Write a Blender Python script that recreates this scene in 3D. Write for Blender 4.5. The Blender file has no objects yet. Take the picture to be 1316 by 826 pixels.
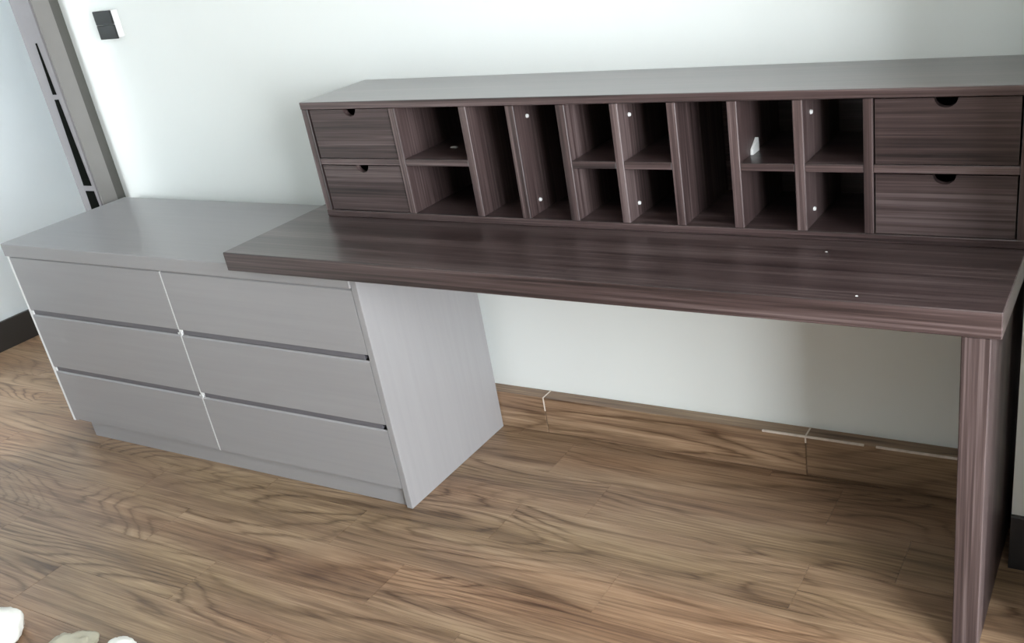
import bpy, bmesh, math, random
from mathutils import Vector, Matrix
random.seed(7)
S = bpy.context.scene
COL = S.collection

# ------------------------------------------------------------------ camera
W, H = 1316, 826
CAM = dict(loc=(0.1947, -2.1687, 1.4856), yaw=0.5530, pitch=-0.4413, roll=-0.1432,
           f=1265.375, cx=768.87, cy=448.405)
def make_camera():
    cd = bpy.data.cameras.new('camera')
    cam = bpy.data.objects.new('camera', cd)
    COL.objects.link(cam)
    y, p, r = CAM['yaw'], CAM['pitch'], CAM['roll']
    f = Vector((-math.sin(y)*math.cos(p), math.cos(y)*math.cos(p), math.sin(p)))
    rt = Vector((math.cos(y), math.sin(y), 0))
    up = rt.cross(f)
    r2 = rt*math.cos(r) + up*math.sin(r)
    u2 = -rt*math.sin(r) + up*math.cos(r)
    m = Matrix((r2, u2, -f)).transposed().to_4x4()
    m.translation = Vector(CAM['loc'])
    cam.matrix_world = m
    cd.sensor_fit = 'HORIZONTAL'
    cd.sensor_width = 36.0
    cd.lens = CAM['f']/W*36.0
    cd.shift_x = -(CAM['cx']-W/2)/W
    cd.shift_y = (CAM['cy']-H/2)/W
    cd.clip_start = 0.02
    S.camera = cam
make_camera()

# ------------------------------------------------------------------ light
S.view_settings.view_transform = 'Standard'
S.view_settings.look = 'None'
S.view_settings.gamma = 1.0
S.view_settings.use_curve_mapping = False
S.view_settings.exposure = 0.0

world = bpy.data.worlds.new('overcast_sky')
S.world = world
world.use_nodes = True
bg = world.node_tree.nodes['Background']
bg.inputs['Color'].default_value = (0.91, 0.962, 1.0, 1)
bg.inputs['Strength'].default_value = 24.0

WIN = dict(x=2.00, y0=-3.20, y1=-1.20, z0=0.08, z1=2.35)      # balcony window, right wall
HALL = dict(x0=-4.06, x1=-3.13, y=-3.45, z0=0.60, z1=2.30)    # unseen window added to brighten the hall beyond the doorway
def portal(name, loc, rot, sx, sy):
    d = bpy.data.lights.new(name, 'AREA')
    d.shape = 'RECTANGLE'; d.size = sx; d.size_y = sy
    d.cycles.is_portal = True
    o = bpy.data.objects.new(name, d); COL.objects.link(o)
    o.location = loc; o.rotation_euler = rot
    return o
portal('balcony_window_daylight', (WIN['x']+0.06, (WIN['y0']+WIN['y1'])/2, (WIN['z0']+WIN['z1'])/2),
       (0, math.pi/2, 0), WIN['z1']-WIN['z0'], WIN['y1']-WIN['y0'])
portal('hall_added_daylight', ((HALL['x0']+HALL['x1'])/2, HALL['y']-0.06, (HALL['z0']+HALL['z1'])/2),
       (math.pi/2, 0, 0), HALL['x1']-HALL['x0']-0.1, HALL['z1']-HALL['z0'])

# ------------------------------------------------------------------ materials
def new_mat(name):
    m = bpy.data.materials.new(name); m.use_nodes = True
    nt = m.node_tree; b = nt.nodes['Principled BSDF']
    return m, nt, b
def N(nt, t, **kw):
    n = nt.nodes.new(t)
    for k, v in kw.items(): setattr(n, k, v)
    return n
def ramp(nt, stops, interp='LINEAR'):
    n = N(nt, 'ShaderNodeValToRGB'); cr = n.color_ramp; cr.interpolation = interp
    while len(cr.elements) < len(stops): cr.elements.new(0.5)
    for e, (p, c) in zip(cr.elements, stops):
        e.position = p; e.color = (*c, 1)
    return n
def coords(nt, scale, per_object=True, rot=(0, 0, 0)):
    tc = N(nt, 'ShaderNodeTexCoord')
    src = tc.outputs['Object']
    if per_object:
        oi = N(nt, 'ShaderNodeObjectInfo')
        mul = N(nt, 'ShaderNodeMath', operation='MULTIPLY'); mul.inputs[1].default_value = 37.0
        nt.links.new(oi.outputs['Random'], mul.inputs[0])
        cb = N(nt, 'ShaderNodeCombineXYZ')
        for i in range(3): nt.links.new(mul.outputs[0], cb.inputs[i])
        ad = N(nt, 'ShaderNodeVectorMath', operation='ADD')
        nt.links.new(src, ad.inputs[0]); nt.links.new(cb.outputs[0], ad.inputs[1])
        src = ad.outputs[0]
    mp = N(nt, 'ShaderNodeMapping'); mp.inputs['Scale'].default_value = scale
    mp.inputs['Rotation'].default_value = rot
    nt.links.new(src, mp.inputs['Vector'])
    return mp.outputs['Vector']
def noise(nt, vec, scale, detail=4, rough=0.55, dist=0.0):
    n = N(nt, 'ShaderNodeTexNoise')
    n.inputs['Scale'].default_value = scale; n.inputs['Detail'].default_value = detail
    n.inputs['Roughness'].default_value = rough; n.inputs['Distortion'].default_value = dist
    nt.links.new(vec, n.inputs['Vector'])
    return n.outputs[0]
def plain(name, col, rough=0.5, spec=0.5, bump=0.0, var=0.06, metal=0.0, nscale=9.0):
    m, nt, b = new_mat(name)
    v = coords(nt, (1, 1, 1))
    f = noise(nt, v, nscale, 5)
    lo = tuple(c*(1-var) for c in col); hi = tuple(min(1, c*(1+var)) for c in col)
    r = ramp(nt, [(0.3, lo), (0.7, hi)])
    nt.links.new(f, r.inputs[0]); nt.links.new(r.outputs[0], b.inputs['Base Color'])
    b.inputs['Roughness'].default_value = rough
    b.inputs['Specular IOR Level'].default_value = spec
    b.inputs['Metallic'].default_value = metal
    if bump:
        f2 = noise(nt, v, 160, 3)
        bp = N(nt, 'ShaderNodeBump'); bp.inputs['Strength'].default_value = bump; bp.inputs['Distance'].default_value = 0.002
        nt.links.new(f2, bp.inputs['Height']); nt.links.new(bp.outputs[0], b.inputs['Normal'])
    return m
def dark_wood(name, axis, rough=0.34, coat=1.0, gain=1.0, cior=1.5):
    """dark purple-brown laminate with fine straight streaks along one axis"""
    m, nt, b = new_mat(name)
    sc = [1.0, 1.0, 1.0]; sc = [22.0]*3; sc[axis] = 0.55
    v = coords(nt, tuple(sc))
    broad = noise(nt, v, 1.0, 3, 0.5)
    sc2 = [150.0]*3; sc2[axis] = 1.6
    v2 = coords(nt, tuple(sc2))
    fine = noise(nt, v2, 1.0, 4, 0.65, 0.15)
    mx = N(nt, 'ShaderNodeMath', operation='MULTIPLY_ADD')
    nt.links.new(fine, mx.inputs[0]); mx.inputs[1].default_value = 0.62
    m2 = N(nt, 'ShaderNodeMath', operation='MULTIPLY'); nt.links.new(broad, m2.inputs[0]); m2.inputs[1].default_value = 0.38
    nt.links.new(m2.outputs[0], mx.inputs[2])
    r = ramp(nt, [(p, tuple(gain*c for c in q)) for p, q in [(0.37, (0.016, 0.0100, 0.0098)), (0.46, (0.043, 0.0268, 0.0258)), (0.53, (0.065, 0.0425, 0.0410)), (0.62, (0.120, 0.088, 0.085))]])
    nt.links.new(mx.outputs[0], r.inputs[0]); nt.links.new(r.outputs[0], b.inputs['Base Color'])
    b.inputs['Roughness'].default_value = rough
    b.inputs['Coat Weight'].default_value = coat; b.inputs['Coat Roughness'].default_value = 0.28; b.inputs['Coat IOR'].default_value = cior
    bp = N(nt, 'ShaderNodeBump'); bp.inputs['Strength'].default_value = 0.05; bp.inputs['Distance'].default_value = 0.001
    nt.links.new(fine, bp.inputs['Height']); nt.links.new(bp.outputs[0], b.inputs['Normal'])
    return m
def floor_wood(name, rough=0.36):
    """warm oak-look tile: long flame-shaped grain along x, tan, reddish and olive bands"""
    m, nt, b = new_mat(name)
    v = coords(nt, (0.50, 3.0, 3.0))
    field = noise(nt, v, 1.0, 1.5, 0.40, 0.6)
    wob = noise(nt, coords(nt, (3.5, 40.0, 40.0)), 1.0, 3, 0.6)
    k = N(nt, 'ShaderNodeMath', operation='MULTIPLY_ADD'); k.inputs[1].default_value = 34.0
    w2 = N(nt, 'ShaderNodeMath', operation='MULTIPLY'); w2.inputs[1].default_value = 1.1
    nt.links.new(wob, w2.inputs[0]); nt.links.new(field, k.inputs[0]); nt.links.new(w2.outputs[0], k.inputs[2])
    fr = N(nt, 'ShaderNodeMath', operation='FRACT'); nt.links.new(k.outputs[0], fr.inputs[0])
    rings = ramp(nt, [(0.0, (0.42, 0.37, 0.33)), (0.12, (0.80, 0.78, 0.76)), (0.40, (1.06, 1.06, 1.06)), (0.80, (0.92, 0.91, 0.90)), (0.95, (0.50, 0.45, 0.41)), (1.0, (0.42, 0.37, 0.33))])
    nt.links.new(fr.outputs[0], rings.inputs[0])
    fib = noise(nt, coords(nt, (3.0, 190.0, 190.0)), 1.0, 3, 0.7)
    geo = N(nt, 'ShaderNodeNewGeometry')
    def world_noise(scale, detail, rough_, off):
        gm = N(nt, 'ShaderNodeMapping'); gm.inputs['Scale'].default_value = scale; gm.inputs['Location'].default_value = off
        nt.links.new(geo.outputs['Position'], gm.inputs['Vector'])
        return noise(nt, gm.outputs[0], 1.0, detail, rough_)
    tone = world_noise((1.5, 14.0, 14.0), 4, 0.6, (3, 1, 2))
    mxv = N(nt, 'ShaderNodeMath', operation='MULTIPLY_ADD'); mxv.inputs[1].default_value = 0.45
    t2 = N(nt, 'ShaderNodeMath', operation='MULTIPLY'); t2.inputs[1].default_value = 0.55
    nt.links.new(tone, t2.inputs[0]); nt.links.new(fib, mxv.inputs[0]); nt.links.new(t2.outputs[0], mxv.inputs[2])
    base = ramp(nt, [(0.34, (0.140, 0.084, 0.054)), (0.47, (0.250, 0.160, 0.098)), (0.56, (0.338, 0.226, 0.141)), (0.68, (0.450, 0.322, 0.210))])
    nt.links.new(mxv.outputs[0], base.inputs[0])
    tint = ramp(nt, [(0.36, (1.05, 0.97, 0.93)), (0.50, (1.0, 1.0, 1.0)), (0.64, (0.97, 1.0, 0.94))])
    nt.links.new(world_noise((0.8, 4.5, 4.5), 2, 0.5, (9, 4, 7)), tint.inputs[0])
    mt = N(nt, 'ShaderNodeMix', data_type='RGBA', blend_type='MULTIPLY'); mt.inputs[0].default_value = 1.0
    nt.links.new(base.outputs[0], mt.inputs[6]); nt.links.new(tint.outputs[0], mt.inputs[7])
    mix = N(nt, 'ShaderNodeMix', data_type='RGBA', blend_type='MULTIPLY')
    msk = ramp(nt, [(0.38, (0.25,)*3), (0.60, (1.0,)*3)])
    nt.links.new(noise(nt, coords(nt, (1.2, 9.0, 9.0)), 1.0, 3), msk.inputs[0]); nt.links.new(msk.outputs[0], mix.inputs[0])
    nt.links.new(mt.outputs[2], mix.inputs[6]); nt.links.new(rings.outputs[0], mix.inputs[7])
    nt.links.new(mix.outputs[2], b.inputs['Base Color'])
    b.inputs['Roughness'].default_value = rough
    bp = N(nt, 'ShaderNodeBump'); bp.inputs['Strength'].default_value = 0.12; bp.inputs['Distance'].default_value = 0.001
    nt.links.new(fib, bp.inputs['Height']); nt.links.new(bp.outputs[0], b.inputs['Normal'])
    return m
def grey_laminate(name, col, axis, rough=0.38):
    m, nt, b = new_mat(name)
    sc = [60.0]*3; sc[axis] = 2.5
    f = noise(nt, coords(nt, tuple(sc)), 1.0, 4, 0.6)
    r = ramp(nt, [(0.3, tuple(c*0.965 for c in col)), (0.7, tuple(c*1.03 for c in col))])
    nt.links.new(f, r.inputs[0]); nt.links.new(r.outputs[0], b.inputs['Base Color'])
    b.inputs['Roughness'].default_value = rough
    return m

M = {}
M['wall'] = plain('pale_mint_wall_paint', (0.845, 0.876, 0.856), 0.75, 0.3, bump=0.05, var=0.012, nscale=2.0)
M['ceiling'] = plain('white_ceiling_paint', (0.58, 0.58, 0.57), 0.8, 0.3, var=0.01)
M['hall_wall'] = plain('white_hall_wall_paint', (0.74, 0.775, 0.79), 0.45, 0.4, var=0.01)
M['wood_x'] = dark_wood('dark_streaked_laminate_lengthwise', 0, 0.36, 0.45)
M['wood_top'] = dark_wood('dark_streaked_laminate_glossy_top', 0, 0.34, 1.0, 1.0, 1.8)
M['wood_z'] = dark_wood('dark_streaked_laminate_upright', 2)
M['wood_leg'] = dark_wood('dark_streaked_laminate_matt', 2, 0.5, 0.0, 0.95)
M['wood_front'] = dark_wood('dark_streaked_laminate_drawer_front', 0, 0.45, 0.0)
M['wood_in'] = dark_wood('dark_streaked_laminate_inside', 2, 0.45, 0.0)
M['band_x'] = dark_wood('lighter_wood_edge_band_lengthwise', 0, 0.42, 0.1, 1.4)
M['band_desk'] = dark_wood('desk_edge_band', 0, 0.42, 0.1, 1.1)
M['band_z'] = dark_wood('lighter_wood_edge_band_upright', 2, 0.42, 0.1, 1.4)
M['floor'] = floor_wood('oak_look_floor_tile')
M['grout'] = plain('tan_grout', (0.30, 0.22, 0.15), 0.8, 0.2, var=0.15, nscale=30)
M['caulk'] = plain('pale_chipped_grout', (0.70, 0.62, 0.54), 0.7, 0.3, var=0.12, nscale=60)
M['grey_x'] = grey_laminate('grey_laminate_lengthwise', (0.302, 0.294, 0.299), 0)
M['grey_z'] = grey_laminate('grey_laminate_upright', (0.302, 0.294, 0.299), 2)
M['edge'] = plain('pale_edge_band', (0.72, 0.72, 0.72), 0.4, var=0.03)
M['channel'] = plain('grey_metal_grip_channel', (0.13, 0.125, 0.14), 0.45, var=0.04)
M['black'] = plain('black_plastic', (0.014, 0.015, 0.015), 0.35, var=0.05)
M['void'] = plain('slot_shade_black', (0.006, 0.007, 0.006), 0.9, 0.0, var=0.05)
M['white'] = plain('white_plastic', (0.78, 0.78, 0.77), 0.4, var=0.02)
M['frame'] = plain('taupe_door_frame_paint', (0.205, 0.195, 0.185), 0.42, var=0.04)
M['frame_dark'] = plain('dark_taupe_wall_and_corner_shade', (0.075, 0.073, 0.064), 0.5, var=0.05)
M['jamb'] = plain('mauve_grey_jamb', (0.185, 0.175, 0.182), 0.4, var=0.04)
M['dark_base'] = plain('dark_brown_skirting_tile', (0.030, 0.026, 0.023), 0.4, var=0.1)
M['grey_base'] = plain('charcoal_skirting_tile', (0.030, 0.029, 0.031), 0.4, var=0.1)
M['foam'] = plain('white_foam', (0.80, 0.80, 0.75), 0.7, 0.3, bump=0.2, var=0.04, nscale=25)
M['film'] = plain('cream_plastic_film', (0.46, 0.43, 0.33), 0.35, 0.5, var=0.08, nscale=14)
M['bluefilm'] = plain('pale_blue_plastic_film', (0.55, 0.60, 0.66), 0.3, 0.5, var=0.08, nscale=14)
M['alu'] = plain('white_window_frame', (0.70, 0.70, 0.69), 0.4, var=0.02)

# ------------------------------------------------------------------ builders
def link(name, me, mat, parent=None, loc=(0, 0, 0)):
    o = bpy.data.objects.new(name, me); COL.objects.link(o)
    if mat is not None and not me.materials: me.materials.append(mat)
    o.location = loc
    if parent is not None: o.parent = parent
    return o
def box_mesh(name, sx, sy, sz, bev=0.0):
    bm = bmesh.new()
    bmesh.ops.create_cube(bm, size=1.0)
    bmesh.ops.scale(bm, vec=(sx, sy, sz), verts=bm.verts)
    if bev > 0:
        bmesh.ops.bevel(bm, geom=list(bm.edges), offset=min(bev, 0.4*min(sx, sy, sz)), segments=1, affect='EDGES', profile=0.5)
    me = bpy.data.meshes.new(name); bm.to_mesh(me); bm.free()
    return me
def box(name, lo, hi, mat, parent=None, bev=0.0012, org=(0, 0, 0)):
    """box between two world corners; object origin at its centre (parents sit unrotated at org)"""
    s = [abs(b-a) for a, b in zip(lo, hi)]; c = [(a+b)/2-o for a, b, o in zip(lo, hi, org)]
    return link(name, box_mesh(name, *s, bev), mat, parent, c)
def boxes(name, spans, mat, parent=None, org=(0, 0, 0)):
    """several boxes joined into one mesh (one piece of the setting)"""
    bm = bmesh.new()
    for lo, hi in spans:
        g = bmesh.ops.create_cube(bm, size=1.0)
        vs = g['verts']
        bmesh.ops.scale(bm, vec=[b-a for a, b in zip(lo, hi)], verts=vs)
        bmesh.ops.translate(bm, vec=[(a+b)/2-o for a, b, o in zip(lo, hi, org)], verts=vs)
    me = bpy.data.meshes.new(name); bm.to_mesh(me); bm.free()
    return link(name, me, mat, parent)
def prism(name, pts, y0, y1, mat, parent=None, loc=(0, 0, 0), extra=None):
    """outline in x,z extruded along y (+ optional extra boxes lo/hi in the same local space)"""
    bm = bmesh.new()
    a = [bm.verts.new((x, y0, z)) for x, z in pts]; b = [bm.verts.new((x, y1, z)) for x, z in pts]
    bm.faces.new(a); bm.faces.new(list(reversed(b)))
    n = len(pts)
    for i in range(n):
        bm.faces.new((a[i], b[i], b[(i+1) % n], a[(i+1) % n]))
    for lo, hi in (extra or []):
        g = bmesh.ops.create_cube(bm, size=1.0); vs = g['verts']
        bmesh.ops.scale(bm, vec=[q-p for p, q in zip(lo, hi)], verts=vs)
        bmesh.ops.translate(bm, vec=[(p+q)/2 for p, q in zip(lo, hi)], verts=vs)
    bmesh.ops.recalc_face_normals(bm, faces=bm.faces)
    me = bpy.data.meshes.new(name); bm.to_mesh(me); bm.free()
    return link(name, me, mat, parent, loc)
def thing(name, label, cat, loc, group=None):
    o = bpy.data.objects.new(name, None); COL.objects.link(o); o.location = loc
    o.empty_display_size = 0.1
    return tag(o, label, cat, group)
def tag(o, label, cat, group=None):
    o['label'] = label; o['category'] = cat
    if group: o['group'] = group
    return o
def struct(o, label=None, cat=None):
    o['kind'] = 'structure'
    if label: o['label'] = label
    if cat: o['category'] = cat
    return o

def band(o, mat):
    """give the front (-y) face of a board its lighter edge band"""
    me = o.data; me.materials.append(mat)
    for p in me.polygons:
        if p.normal.y < -0.9: p.material_index = 1
    return o

# ------------------------------------------------------------------ setting
XC = -3.03            # left corner
XR = WIN['x']         # right wall
YF = -3.45            # wall behind the camera
ZC = 2.62
TB, ZB = 0.048, 0.121   # skirting tile thickness and height
STUBY = -0.58
COLY = -0.261         # front of the pillar beside the desk

# floor: bed of grout with planks laid lengthwise along x
floor = struct(box('floor', (-4.20, YF-0.15, -0.06), (XR+0.15, 1.05, -0.0035), M['grout'], bev=0),
               'warm brown oak-look plank floor with fine swirling grain', 'floor')
PL, PW = 0.80, 0.16
row_y = [0.08 - PW*i for i in range(-6, 23)]
offs = {0: -0.62, 1: -0.42, 2: -0.215, 3: -0.41, 4: -0.02, 5: -0.56, 6: -0.27, 7: -0.70, 8: -0.13}
plank_cache = {}
gap = 0.0007
fl = floor.location
for yt in row_y:
    i = round((0.08-yt)/PW); yb = yt-PW
    y1, y0 = yt, max(yb, YF)
    if y1 <= YF+0.02: continue
    off = offs.get(i, (-0.11*i*3) % PL - PL)
    x = off + PL*4
    lim_r = XR if y1 <= STUBY else (0.159 if y1 < 0.09 else -3.13)
    while x > -4.06:
        xa, xb = x-PL, x
        xa_c, xb_c = max(xa, -4.06), min(xb, lim_r)
        if xb_c-xa_c > 0.03:
            sx, sy = round(xb_c-xa_c-gap, 4), round(y1-y0-gap, 4)
            key = (sx, sy)
            if key not in plank_cache:
                plank_cache[key] = box_mesh('plank', sx, sy, 0.010, 0.0003)
            link('plank', plank_cache[key], M['floor'], floor, ((xa_c+xb_c)/2-fl.x, (y0+y1)/2-fl.y, -0.005-fl.z))
        x -= PL

struct(box('wall_back', (XC-0.10, 0, 0), (0.30, 0.12, ZC), M['wall'], bev=0), 'pale mint painted wall behind the desk', 'wall')
struct(box('wall_pillar', (0.0, COLY, 0.0), (0.30, -0.0005, ZC), M['wall'], bev=0), 'pale grey wall pillar beside the dark desk end', 'wall')
struct(box('wall_added_pier', (0.16, STUBY, 0.0), (XR, COLY-0.0005, ZC), M['wall'], bev=0), 'unseen pale wall pier added to shade the right end of the desk', 'wall')  # unseen block added to keep daylight off the right end of the desk
DY0, DY1, DZ = -1.02, -0.09, 2.08     # doorway
struct(boxes('wall_left', [((XC-0.10, DY1+0.001, 0), (XC, 0, ZC)), ((XC-0.10, YF, 0), (XC, DY0, ZC)), ((XC-0.10, DY0, DZ), (XC, DY1+0.001, ZC))], M['wall']),
       'pale painted wall pierced by the doorway', 'wall')
w = WIN
struct(boxes('wall_right', [((XR, w['y1'], 0), (XR+0.12, -0.26, ZC)), ((XR, YF, 0), (XR+0.12, w['y0'], ZC)),
                            ((XR, w['y0'], 0), (XR+0.12, w['y1'], w['z0'])), ((XR, w['y0'], w['z1']), (XR+0.12, w['y1'], ZC))], M['wall']),
       'pale painted wall with the balcony window', 'wall')
struct(box('wall_front', (XC-0.10, YF-0.12, 0), (XR+0.12, YF, ZC), M['frame_dark'], bev=0), 'dark taupe wall facing the desk', 'wall')
struct(box('wall_hall', (-4.18, YF-0.12, 0), (-4.06, 1.05, ZC), M['hall_wall'], bev=0), 'bright white hall wall seen through the doorway', 'wall')
struct(box('wall_hall_end', (-4.06, 0.93, 0), (XC-0.10, 1.05, ZC), M['hall_wall'], bev=0), 'white wall closing the end of the hall', 'wall')
struct(box('wall_hall_side', (XC-0.10, 0.12, 0), (XC, 1.05, ZC), M['hall_wall'], bev=0), 'white hall wall behind the mint wall', 'wall')
h = HALL
struct(boxes('wall_hall_front', [((-4.06, YF-0.12, 0), (XC-0.10, YF, h['z0'])), ((-4.06, YF-0.12, h['z1']), (XC-0.10, YF, ZC))], M['hall_wall']),
       'white hall wall with an unseen window opening added for light', 'wall')
struct(box('ceiling', (-4.20, YF-0.12, ZC), (XR+0.12, 1.05, ZC+0.1), M['ceiling'], bev=0), 'flat white ceiling', 'ceiling')

# balcony window frame
wf = boxes('window_1', [((XR+0.02, w['y0'], w['z0']), (XR+0.08, w['y0']+0.05, w['z1'])), ((XR+0.02, w['y1']-0.05, w['z0']), (XR+0.08, w['y1'], w['z1'])),
                        ((XR+0.02, w['y0']+0.05, w['z0']), (XR+0.08, w['y1']-0.05, w['z0']+0.05)), ((XR+0.02, w['y0']+0.05, w['z1']-0.05), (XR+0.08, w['y1']-0.05, w['z1']))], M['alu'])
struct(wf, 'white framed balcony window in the right wall', 'window')
ym = (w['y0']+w['y1'])/2
box('mullion', (XR+0.025, ym-0.03, w['z0']+0.05), (XR+0.075, ym+0.03, w['z1']-0.05), M['alu'], wf)

# skirting of tiles along the back wall
bb = boxes('baseboard_back', [((XC, -TB+0.010, 0.0), (-0.0005, -0.0005, ZB-0.002))], M['grout'])
struct(bb, 'brown oak-look tile skirting along the back wall', 'baseboard')
xs = [XC, -2.932, -2.132, -1.331, -0.527, -0.001]
for a, b in zip(xs[:-1], xs[1:]):
    box('tile', (a+0.0012, -TB, 0.001), (b-0.0012, -0.001, ZB), M['floor'], bb, 0.0012)
for xj in (-1.331, -0.527):
    box('grout_joint', (xj-0.0022, -TB-0.0006, ZB-0.045 if xj < -1 else ZB-0.02), (xj+0.0022, -0.0005, ZB+0.001), M['caulk'], bb, 0.0004)
for a, b, z in ((-0.645, -0.375, 0.0025), (-0.345, -0.072, 0.0035)):
    box('grout_line', (a, -TB-0.002, ZB-0.004), (b, -TB+0.004, ZB+0.0015), M['caulk'], bb, 0.001)
bh = struct(box('baseboard_hall', (-4.06, YF, 0.0), (-4.045, 0.93, 0.121), M['dark_base']), 'dark brown skirting at the foot of the hall wall', 'baseboard')
bp_ = struct(box('baseboard_pillar', (0.0, COLY-0.012, 0.0), (0.159, COLY, 0.138), M['grey_base']), 'charcoal skirting at the foot of the pillar', 'baseboard')
box('end_strip', (-0.0025, COLY-0.0125, 0.0), (0.0005, COLY-0.001, 0.139), M['caulk'], bp_, 0.0004)

# door frame at the left end of the back wall
tr = struct(boxes('trim_1', [((XC, -0.095, 0.001), (XC+0.006, -0.036, DZ+0.06)), ((XC, DY0-0.06, 0.001), (XC+0.006, DY0+0.005, DZ+0.06)),
                             ((XC, DY0+0.005, DZ-0.005), (XC+0.006, -0.095, DZ+0.06))], M['frame']),
            'taupe grey door frame at the corner by the dresser', 'door frame')
box('corner_shade_strip', (XC, -0.036, 0.001), (XC+0.003, -0.001, DZ+0.06), M['frame_dark'], tr, 0.0006)  # corner shade painted as a darker strip beside the frame
jm = box('jamb', (-3.132, -0.101, 0.001), (XC, DY1, DZ), M['jamb'], tr, 0.001)
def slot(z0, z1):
    # flat black plates painting the shade inside slots, wider towards the floor
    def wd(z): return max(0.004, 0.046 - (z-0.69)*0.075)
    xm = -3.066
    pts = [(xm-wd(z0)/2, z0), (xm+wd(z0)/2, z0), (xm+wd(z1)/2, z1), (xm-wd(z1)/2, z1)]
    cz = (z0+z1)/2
    o = prism('hinge_slot_shade', [(x-xm, z-cz) for x, z in pts], -0.0030, 0.0005, M['void'], tr, (xm, -0.101, cz))
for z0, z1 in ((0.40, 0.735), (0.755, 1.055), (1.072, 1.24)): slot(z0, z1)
box('jamb', (-3.132, DY0, 0.001), (XC, DY0+0.01, DZ), M['jamb'], tr, 0.001)
box('head_jamb', (-3.132, DY0+0.01, DZ-0.011), (XC, -0.101, DZ), M['jamb'], tr, 0.001)

# ------------------------------------------------------------------ dresser
XDL, XDR, DD = -2.963, -1.494, 0.514
ZS, TS_ = 0.699, 0.042
YB = -0.052
dr = thing('dresser', 'low grey six-drawer dresser standing under the left end of the desk', 'dresser', ((XDL+XDR)/2, -0.28, 0))
O = dr.location
def dbox(n, lo, hi, mat, parent=dr, bev=0.0012):
    return box(n, lo, hi, mat, parent, bev, org=O)
TP = 0.020
dbox('dresser_top', (XDL-0.003, -DD-0.004, ZS-TS_), (XDR-TP, YB+0.004, ZS), M['grey_x'], bev=0.002)
dbox('side_panel', (XDR-TP, -DD, 0.0), (XDR, YB, ZS), M['grey_z'])
dbox('side_panel', (XDL, -DD+0.002, 0.055), (XDL+TP, YB, ZS-TS_), M['grey_z'])
dbox('edge_band', (XDL+0.001, -DD-0.0005, 0.056), (XDL+0.010, -DD+0.002, ZS-TS_-0.001), M['edge'], bev=0.0003)
dbox('back_panel', (XDL+TP, YB-0.012, 0.06), (XDR-TP, YB, ZS-TS_), M['grey_x'])
dbox('bottom_panel', (XDL+TP, -DD+0.024, 0.056), (XDR-TP, YB-0.012, 0.072), M['grey_x'])
dbox('plinth', (-2.885, -DD+0.010, 0.0), (XDR-TP-0.001, -DD+0.022, 0.0555), M['grey_x'])
dbox('plinth', (-2.885, -DD+0.022, 0.0), (-2.867, YB-0.02, 0.0555), M['grey_x'])
XS = -2.234
dbox('divider', (XS-0.009, -DD+0.022, 0.072), (XS+0.009, YB-0.012, ZS-TS_), M['grey_z'])
dbox('edge_band', (XS-0.0032, -DD+0.001, 0.060), (XS+0.0032, -DD+0.022, ZS-TS_-0.004), M['edge'], bev=0.0003)
rows = [(0.0620, 0.2470), (0.2650, 0.4535), (0.4725, 0.6545)]
cols = [(XDL+0.0115, XS-0.0034), (XS+0.0034, XDR-TP-0.0015)]
for z0, z1 in rows:
    for x0, x1 in cols:
        # a drawer front whose upper edge is chamfered back, with its box behind
        cx, cz = (x0+x1)/2, (z0+z1)/2
        bm = bmesh.new()
        hx, hz = (x1-x0)/2, (z1-z0)/2
        prof = [(-0.010, -hz), (-0.010, hz-0.004), (-0.006, hz), (0.010, hz-0.014), (0.010, -hz)]
        a = [bm.verts.new((-hx, y, z)) for y, z in prof]; b_ = [bm.verts.new((hx, y, z)) for y, z in prof]
        bm.faces.new(a); bm.faces.new(list(reversed(b_)))
        for i in range(5): bm.faces.new((a[i], b_[i], b_[(i+1) % 5], a[(i+1) % 5]))
        bmesh.ops.recalc_face_normals(bm, faces=bm.faces)
        me = bpy.data.meshes.new('drawer'); bm.to_mesh(me); bm.free()
        d = link('drawer', me, M['grey_x'], dr, (cx-O.x, -DD+0.010-O.y, cz-O.z))
        bx = box_mesh('drawer_box', 2*hx-0.03, 0.38, 2*hz-0.05, 0)
        link('drawer_box', bx, M['channel'], d, (0, 0.21, -0.012))
for zc in (0.4630, 0.2560):
    for x0, x1 in cols:
        xr = x1-0.016 if x1 > -2 else x1-0.006
        dbox('grip_channel', (x0+0.008, -DD+0.004, zc-0.0085), (xr, -DD+0.018, zc+0.0085), M['channel'], bev=0.0005)
    dbox('clip', (XDL+0.011, -DD-0.0005, zc-0.0085), (XDL+0.021, -DD+0.004, zc+0.004), M['edge'], bev=0.0005)
    dbox('clip', (XS-0.012, -DD+0.001, zc-0.008), (XS+0.003, -DD+0.004, zc-0.002), M['edge'], bev=0.0005)
    dbox('clip', (XS+0.0045, -DD+0.002, zc-0.002), (XS+0.0095, -DD+0.006, zc+0.0075), M['edge'], bev=0.0005)

# ------------------------------------------------------------------ desk
XL, D, TD, ZD = -1.881, 0.563, 0.051, 0.750
dk = thing('desk', 'long dark wood desk with one panel leg, overlapping the grey dresser', 'desk', (XL/2, -D/2, 0))
OD = dk.location
band(box('desktop', (XL, -D, ZS+0.0005), (-0.0005, -0.001, ZD), M['wood_x'], dk, 0.0018, OD), M['band_desk'])
box('leg_panel', (-0.067, -D+0.004, 0.0005), (-0.018, -TB-0.002, ZS), M['wood_leg'], dk, 0.0018, OD)

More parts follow.
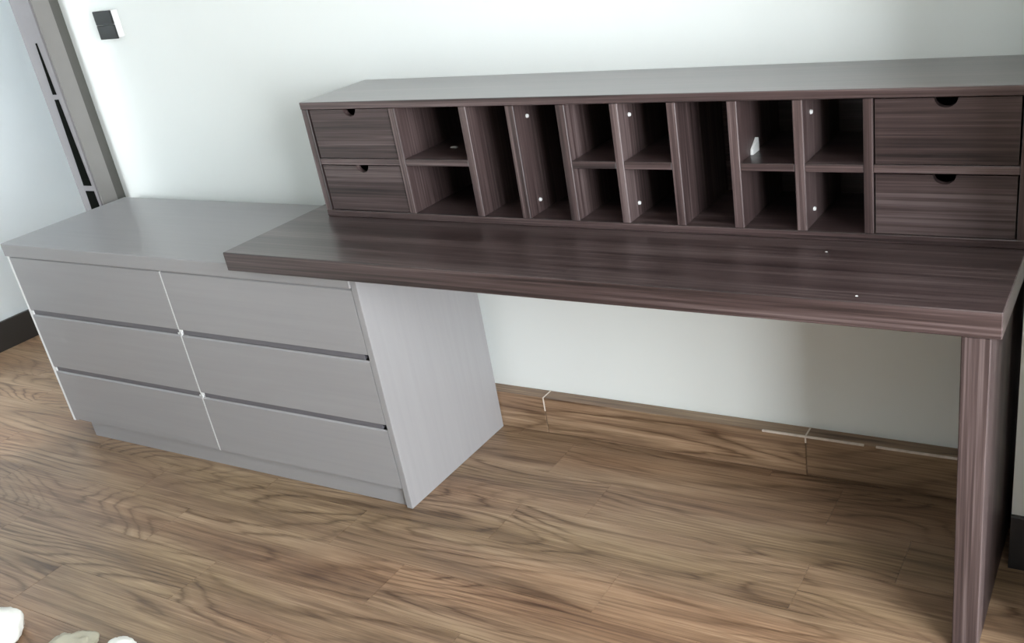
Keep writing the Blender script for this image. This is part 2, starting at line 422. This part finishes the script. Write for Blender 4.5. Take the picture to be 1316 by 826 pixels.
# ------------------------------------------------------------------ hutch
XHL, DH, ZT = -1.784, 0.267, 1.062
T = 0.019
hu = thing('desk_hutch', 'dark wood pigeonhole hutch with corner drawers standing on the desk', 'hutch', (XHL/2, -DH/2, ZD+0.0003))
OH = hu.location
def hbox(n, lo, hi, mat, parent=hu, bev=0.0014): return box(n, lo, hi, mat, parent, bev, org=OH)
band(hbox('hutch_top', (XHL, -DH-0.002, ZT-T), (-0.001, -0.001, ZT), M['wood_top']), M['band_x'])
band(hbox('hutch_bottom', (XHL, -DH, ZD+0.0005), (-0.001, -0.001, ZD+0.018), M['wood_x']), M['band_x'])
zi0, zi1 = ZD+0.018, ZT-T
hbox('back_panel', (XHL+0.021, -0.010, zi0), (-0.020, -0.001, zi1), M['wood_x'])
band(hbox('side_panel', (XHL, -DH, zi0), (XHL+0.021, -0.001, zi1), M['wood_z']), M['band_z'])
band(hbox('side_panel', (-0.020, -DH, zi0), (-0.001, -0.001, zi1), M['wood_z']), M['band_z'])
divs = [(-1.4905, -1.4705), (-1.2735, -1.2525), (-1.1395, -1.1160), (-1.0020, -0.9790), (-0.8640, -0.8440),
        (-0.7260, -0.7050), (-0.5890, -0.5675), (-0.4495, -0.4280), (-0.3085, -0.2895)]
for a, b in divs: band(hbox('divider', (a, -DH, zi0), (b, -0.010, zi1), M['wood_in']), M['band_z'])
edges = [XHL+0.021] + [v for ab in divs for v in ab] + [-0.020]
cells = [(edges[2*i], edges[2*i+1]) for i in range(10)]
Z0, Z1 = 0.895, 0.912
for i in (0, 1, 4, 5, 7, 8, 9):
    a, b = cells[i]
    band(hbox('shelf', (a, -DH+0.001, Z0), (b, -0.010, Z1), M['wood_x']), M['band_x'])
def hutch_drawer(x0, x1, z0, z1, nx):
    x0 += 0.0035; x1 -= 0.0035; z0 += 0.0015; z1 -= 0.0025
    cx, cz = (x0+x1)/2, (z0+z1)/2
    r = 0.0215
    pts = [(x0, z0), (x1, z0), (x1, z1), (nx+r, z1)]
    for k in range(1, 12):
        t = math.pi*k/12
        pts.append((nx+r*math.cos(t), z1-0.85*r*math.sin(t)))
    pts += [(nx-r, z1), (x0, z1)]
    yf = -DH+0.004
    o = prism('drawer', [(x-cx, z-cz) for x, z in pts], 0, 0.016, M['wood_front'], hu, (cx-OH.x, yf-OH.y, cz-OH.z))
    hx, hz = (x1-x0)/2, (z1-z0)/2
    boxes('drawer_box', [((-hx+0.004, 0.0165, -hz), (hx-0.004, 0.225, -hz+0.008)), ((-hx+0.004, 0.0165, -hz), (-hx+0.014, 0.225, hz-0.02)),
                         ((hx-0.014, 0.0165, -hz), (hx-0.004, 0.225, hz-0.02)), ((-hx+0.004, 0.215, -hz), (hx-0.004, 0.225, hz-0.02))], M['wood_x'], o)
for ci, nx in ((0, -1.622), (9, -0.1545)):
    a, b = cells[ci]
    hutch_drawer(a, b, zi0, Z0, nx); hutch_drawer(a, b, Z1, zi1, nx)
# white screw caps on the right faces of three dividers
cap_me = None
bm = bmesh.new()
bmesh.ops.create_cone(bm, cap_ends=True, segments=16, radius1=0.0048, radius2=0.0040, depth=0.004)
bmesh.ops.rotate(bm, verts=bm.verts, cent=(0, 0, 0), matrix=Matrix.Rotation(math.pi/2, 3, 'Y'))
cap_me = bpy.data.meshes.new('screw_cap'); bm.to_mesh(cap_me); bm.free()
for di in (2, 4, 7):
    for z in (1.006, 0.800):
        x = divs[di][1]
        c = link('screw_cap', cap_me, M['white'], hu, (x+0.002-OH.x, -0.215-OH.y, z-OH.z))
        c['label'] = 'white plastic screw cap'

# small white things in the pigeonholes
bm = bmesh.new()
prof = [(-0.205, 0.0), (-0.166, 0.0), (-0.166, 0.028), (-0.172, 0.030), (-0.203, 0.012)]
va = [bm.verts.new((-0.0030, y+0.185, z)) for y, z in prof]; vb = [bm.verts.new((0.0030, y+0.185, z)) for y, z in prof]
bm.faces.new(va); bm.faces.new(list(reversed(vb)))
for i in range(5): bm.faces.new((va[i], vb[i], vb[(i+1) % 5], va[(i+1) % 5]))
bmesh.ops.recalc_face_normals(bm, faces=bm.faces)
me = bpy.data.meshes.new('plastic_bracket'); bm.to_mesh(me); bm.free()
tg = link('plastic_bracket', me, M['white'], None, (-0.5635, -0.185, Z1+0.0003))
tag(tg, 'small white plastic bracket standing in an upper pigeonhole', 'bracket')
sc = prism('pale_sliver', [(-0.010, 0), (0.010, 0), (0.009, 0.002), (0.001, 0.003), (-0.008, 0.002)], -0.003, 0.003, M['white'], None, (-1.395, -0.155, Z1+0.0003))  # tiny pale sliver lying on the shelf
tag(sc, 'tiny pale sliver in the widest upper pigeonhole', 'scrap')
for (x, y), lb in (((-0.368, -0.334), 'tiny white fleck on the desktop near the hutch'), ((-0.252, -0.539), 'tiny white fleck near the front edge of the desktop')):
    bm = bmesh.new(); bmesh.ops.create_icosphere(bm, subdivisions=1, radius=0.0022)
    bmesh.ops.scale(bm, vec=(1.5, 0.8, 0.5), verts=bm.verts)
    me = bpy.data.meshes.new('paint_fleck'); bm.to_mesh(me); bm.free()
    tag(link('paint_fleck', me, M['white'], None, (x, y, ZD+0.0010)), lb, 'fleck')

# ------------------------------------------------------------------ wall switch
sw = thing('light_switch', 'black two-rocker light switch with white sides on the wall', 'switch', (-2.806, -0.001, 1.27))
OS = sw.location
def sbox(n, lo, hi, mat, p=sw, bev=0.001): return box(n, lo, hi, mat, p, bev, org=OS)
sbox('back_box', (-2.834, -0.024, 1.228), (-2.746, -0.001, 1.314), M['white'], bev=0.003)
sbox('rocker', (-2.833, -0.031, 1.2712), (-2.747, -0.0242, 1.3135), M['black'], bev=0.0015)
sbox('rocker', (-2.833, -0.031, 1.2265), (-2.747, -0.0242, 1.2698), M['black'], bev=0.0015)

# ------------------------------------------------------------------ packaging on the floor in the foreground
def lump(name, loc, scale, mat, seed, amp=0.14, sub=4, rot=0.0):
    from mathutils import noise as mn
    bm = bmesh.new(); bmesh.ops.create_icosphere(bm, subdivisions=sub, radius=1.0)
    off = Vector((seed*3.1, seed*1.7, seed*5.3))
    for v in bm.verts:
        n = v.co.normalized()
        k = 1 + amp*mn.noise(n*1.6+off) + amp*0.55*mn.noise(n*4.2+off) + amp*0.2*mn.noise(n*9+off)
        co = n*k
        if co.z < -0.7: co.z = -0.7
        v.co = Vector((co.x*scale[0], co.y*scale[1], (co.z+0.7)*scale[2]))
    bmesh.ops.rotate(bm, verts=bm.verts, cent=(0, 0, 0), matrix=Matrix.Rotation(rot, 3, 'Z'))
    for f in bm.faces: f.smooth = True
    me = bpy.data.meshes.new(name); bm.to_mesh(me); bm.free()
    return link(name, me, mat, None, loc)
tag(lump('foam_wad', (-2.165, -1.300, 0.0005), (0.058, 0.058, 0.048), M['foam'], 2), 'large white crumpled foam wad at the bottom left corner', 'foam')
tag(lump('foam_wad', (-1.800, -1.232, 0.0005), (0.040, 0.038, 0.028), M['foam'], 5), 'small white crumpled foam wad right of the cream film', 'foam')
tag(lump('plastic_film', (-1.935, -1.290, 0.0005), (0.080, 0.075, 0.020), M['film'], 3, 0.22, 5), 'crumpled cream plastic film on the floor between two foam wads', 'film')
tag(lump('plastic_film', (-2.055, -1.375, 0.0005), (0.042, 0.042, 0.026), M['bluefilm'], 8, 0.22, 5), 'crumpled pale blue plastic film at the very bottom left', 'film')
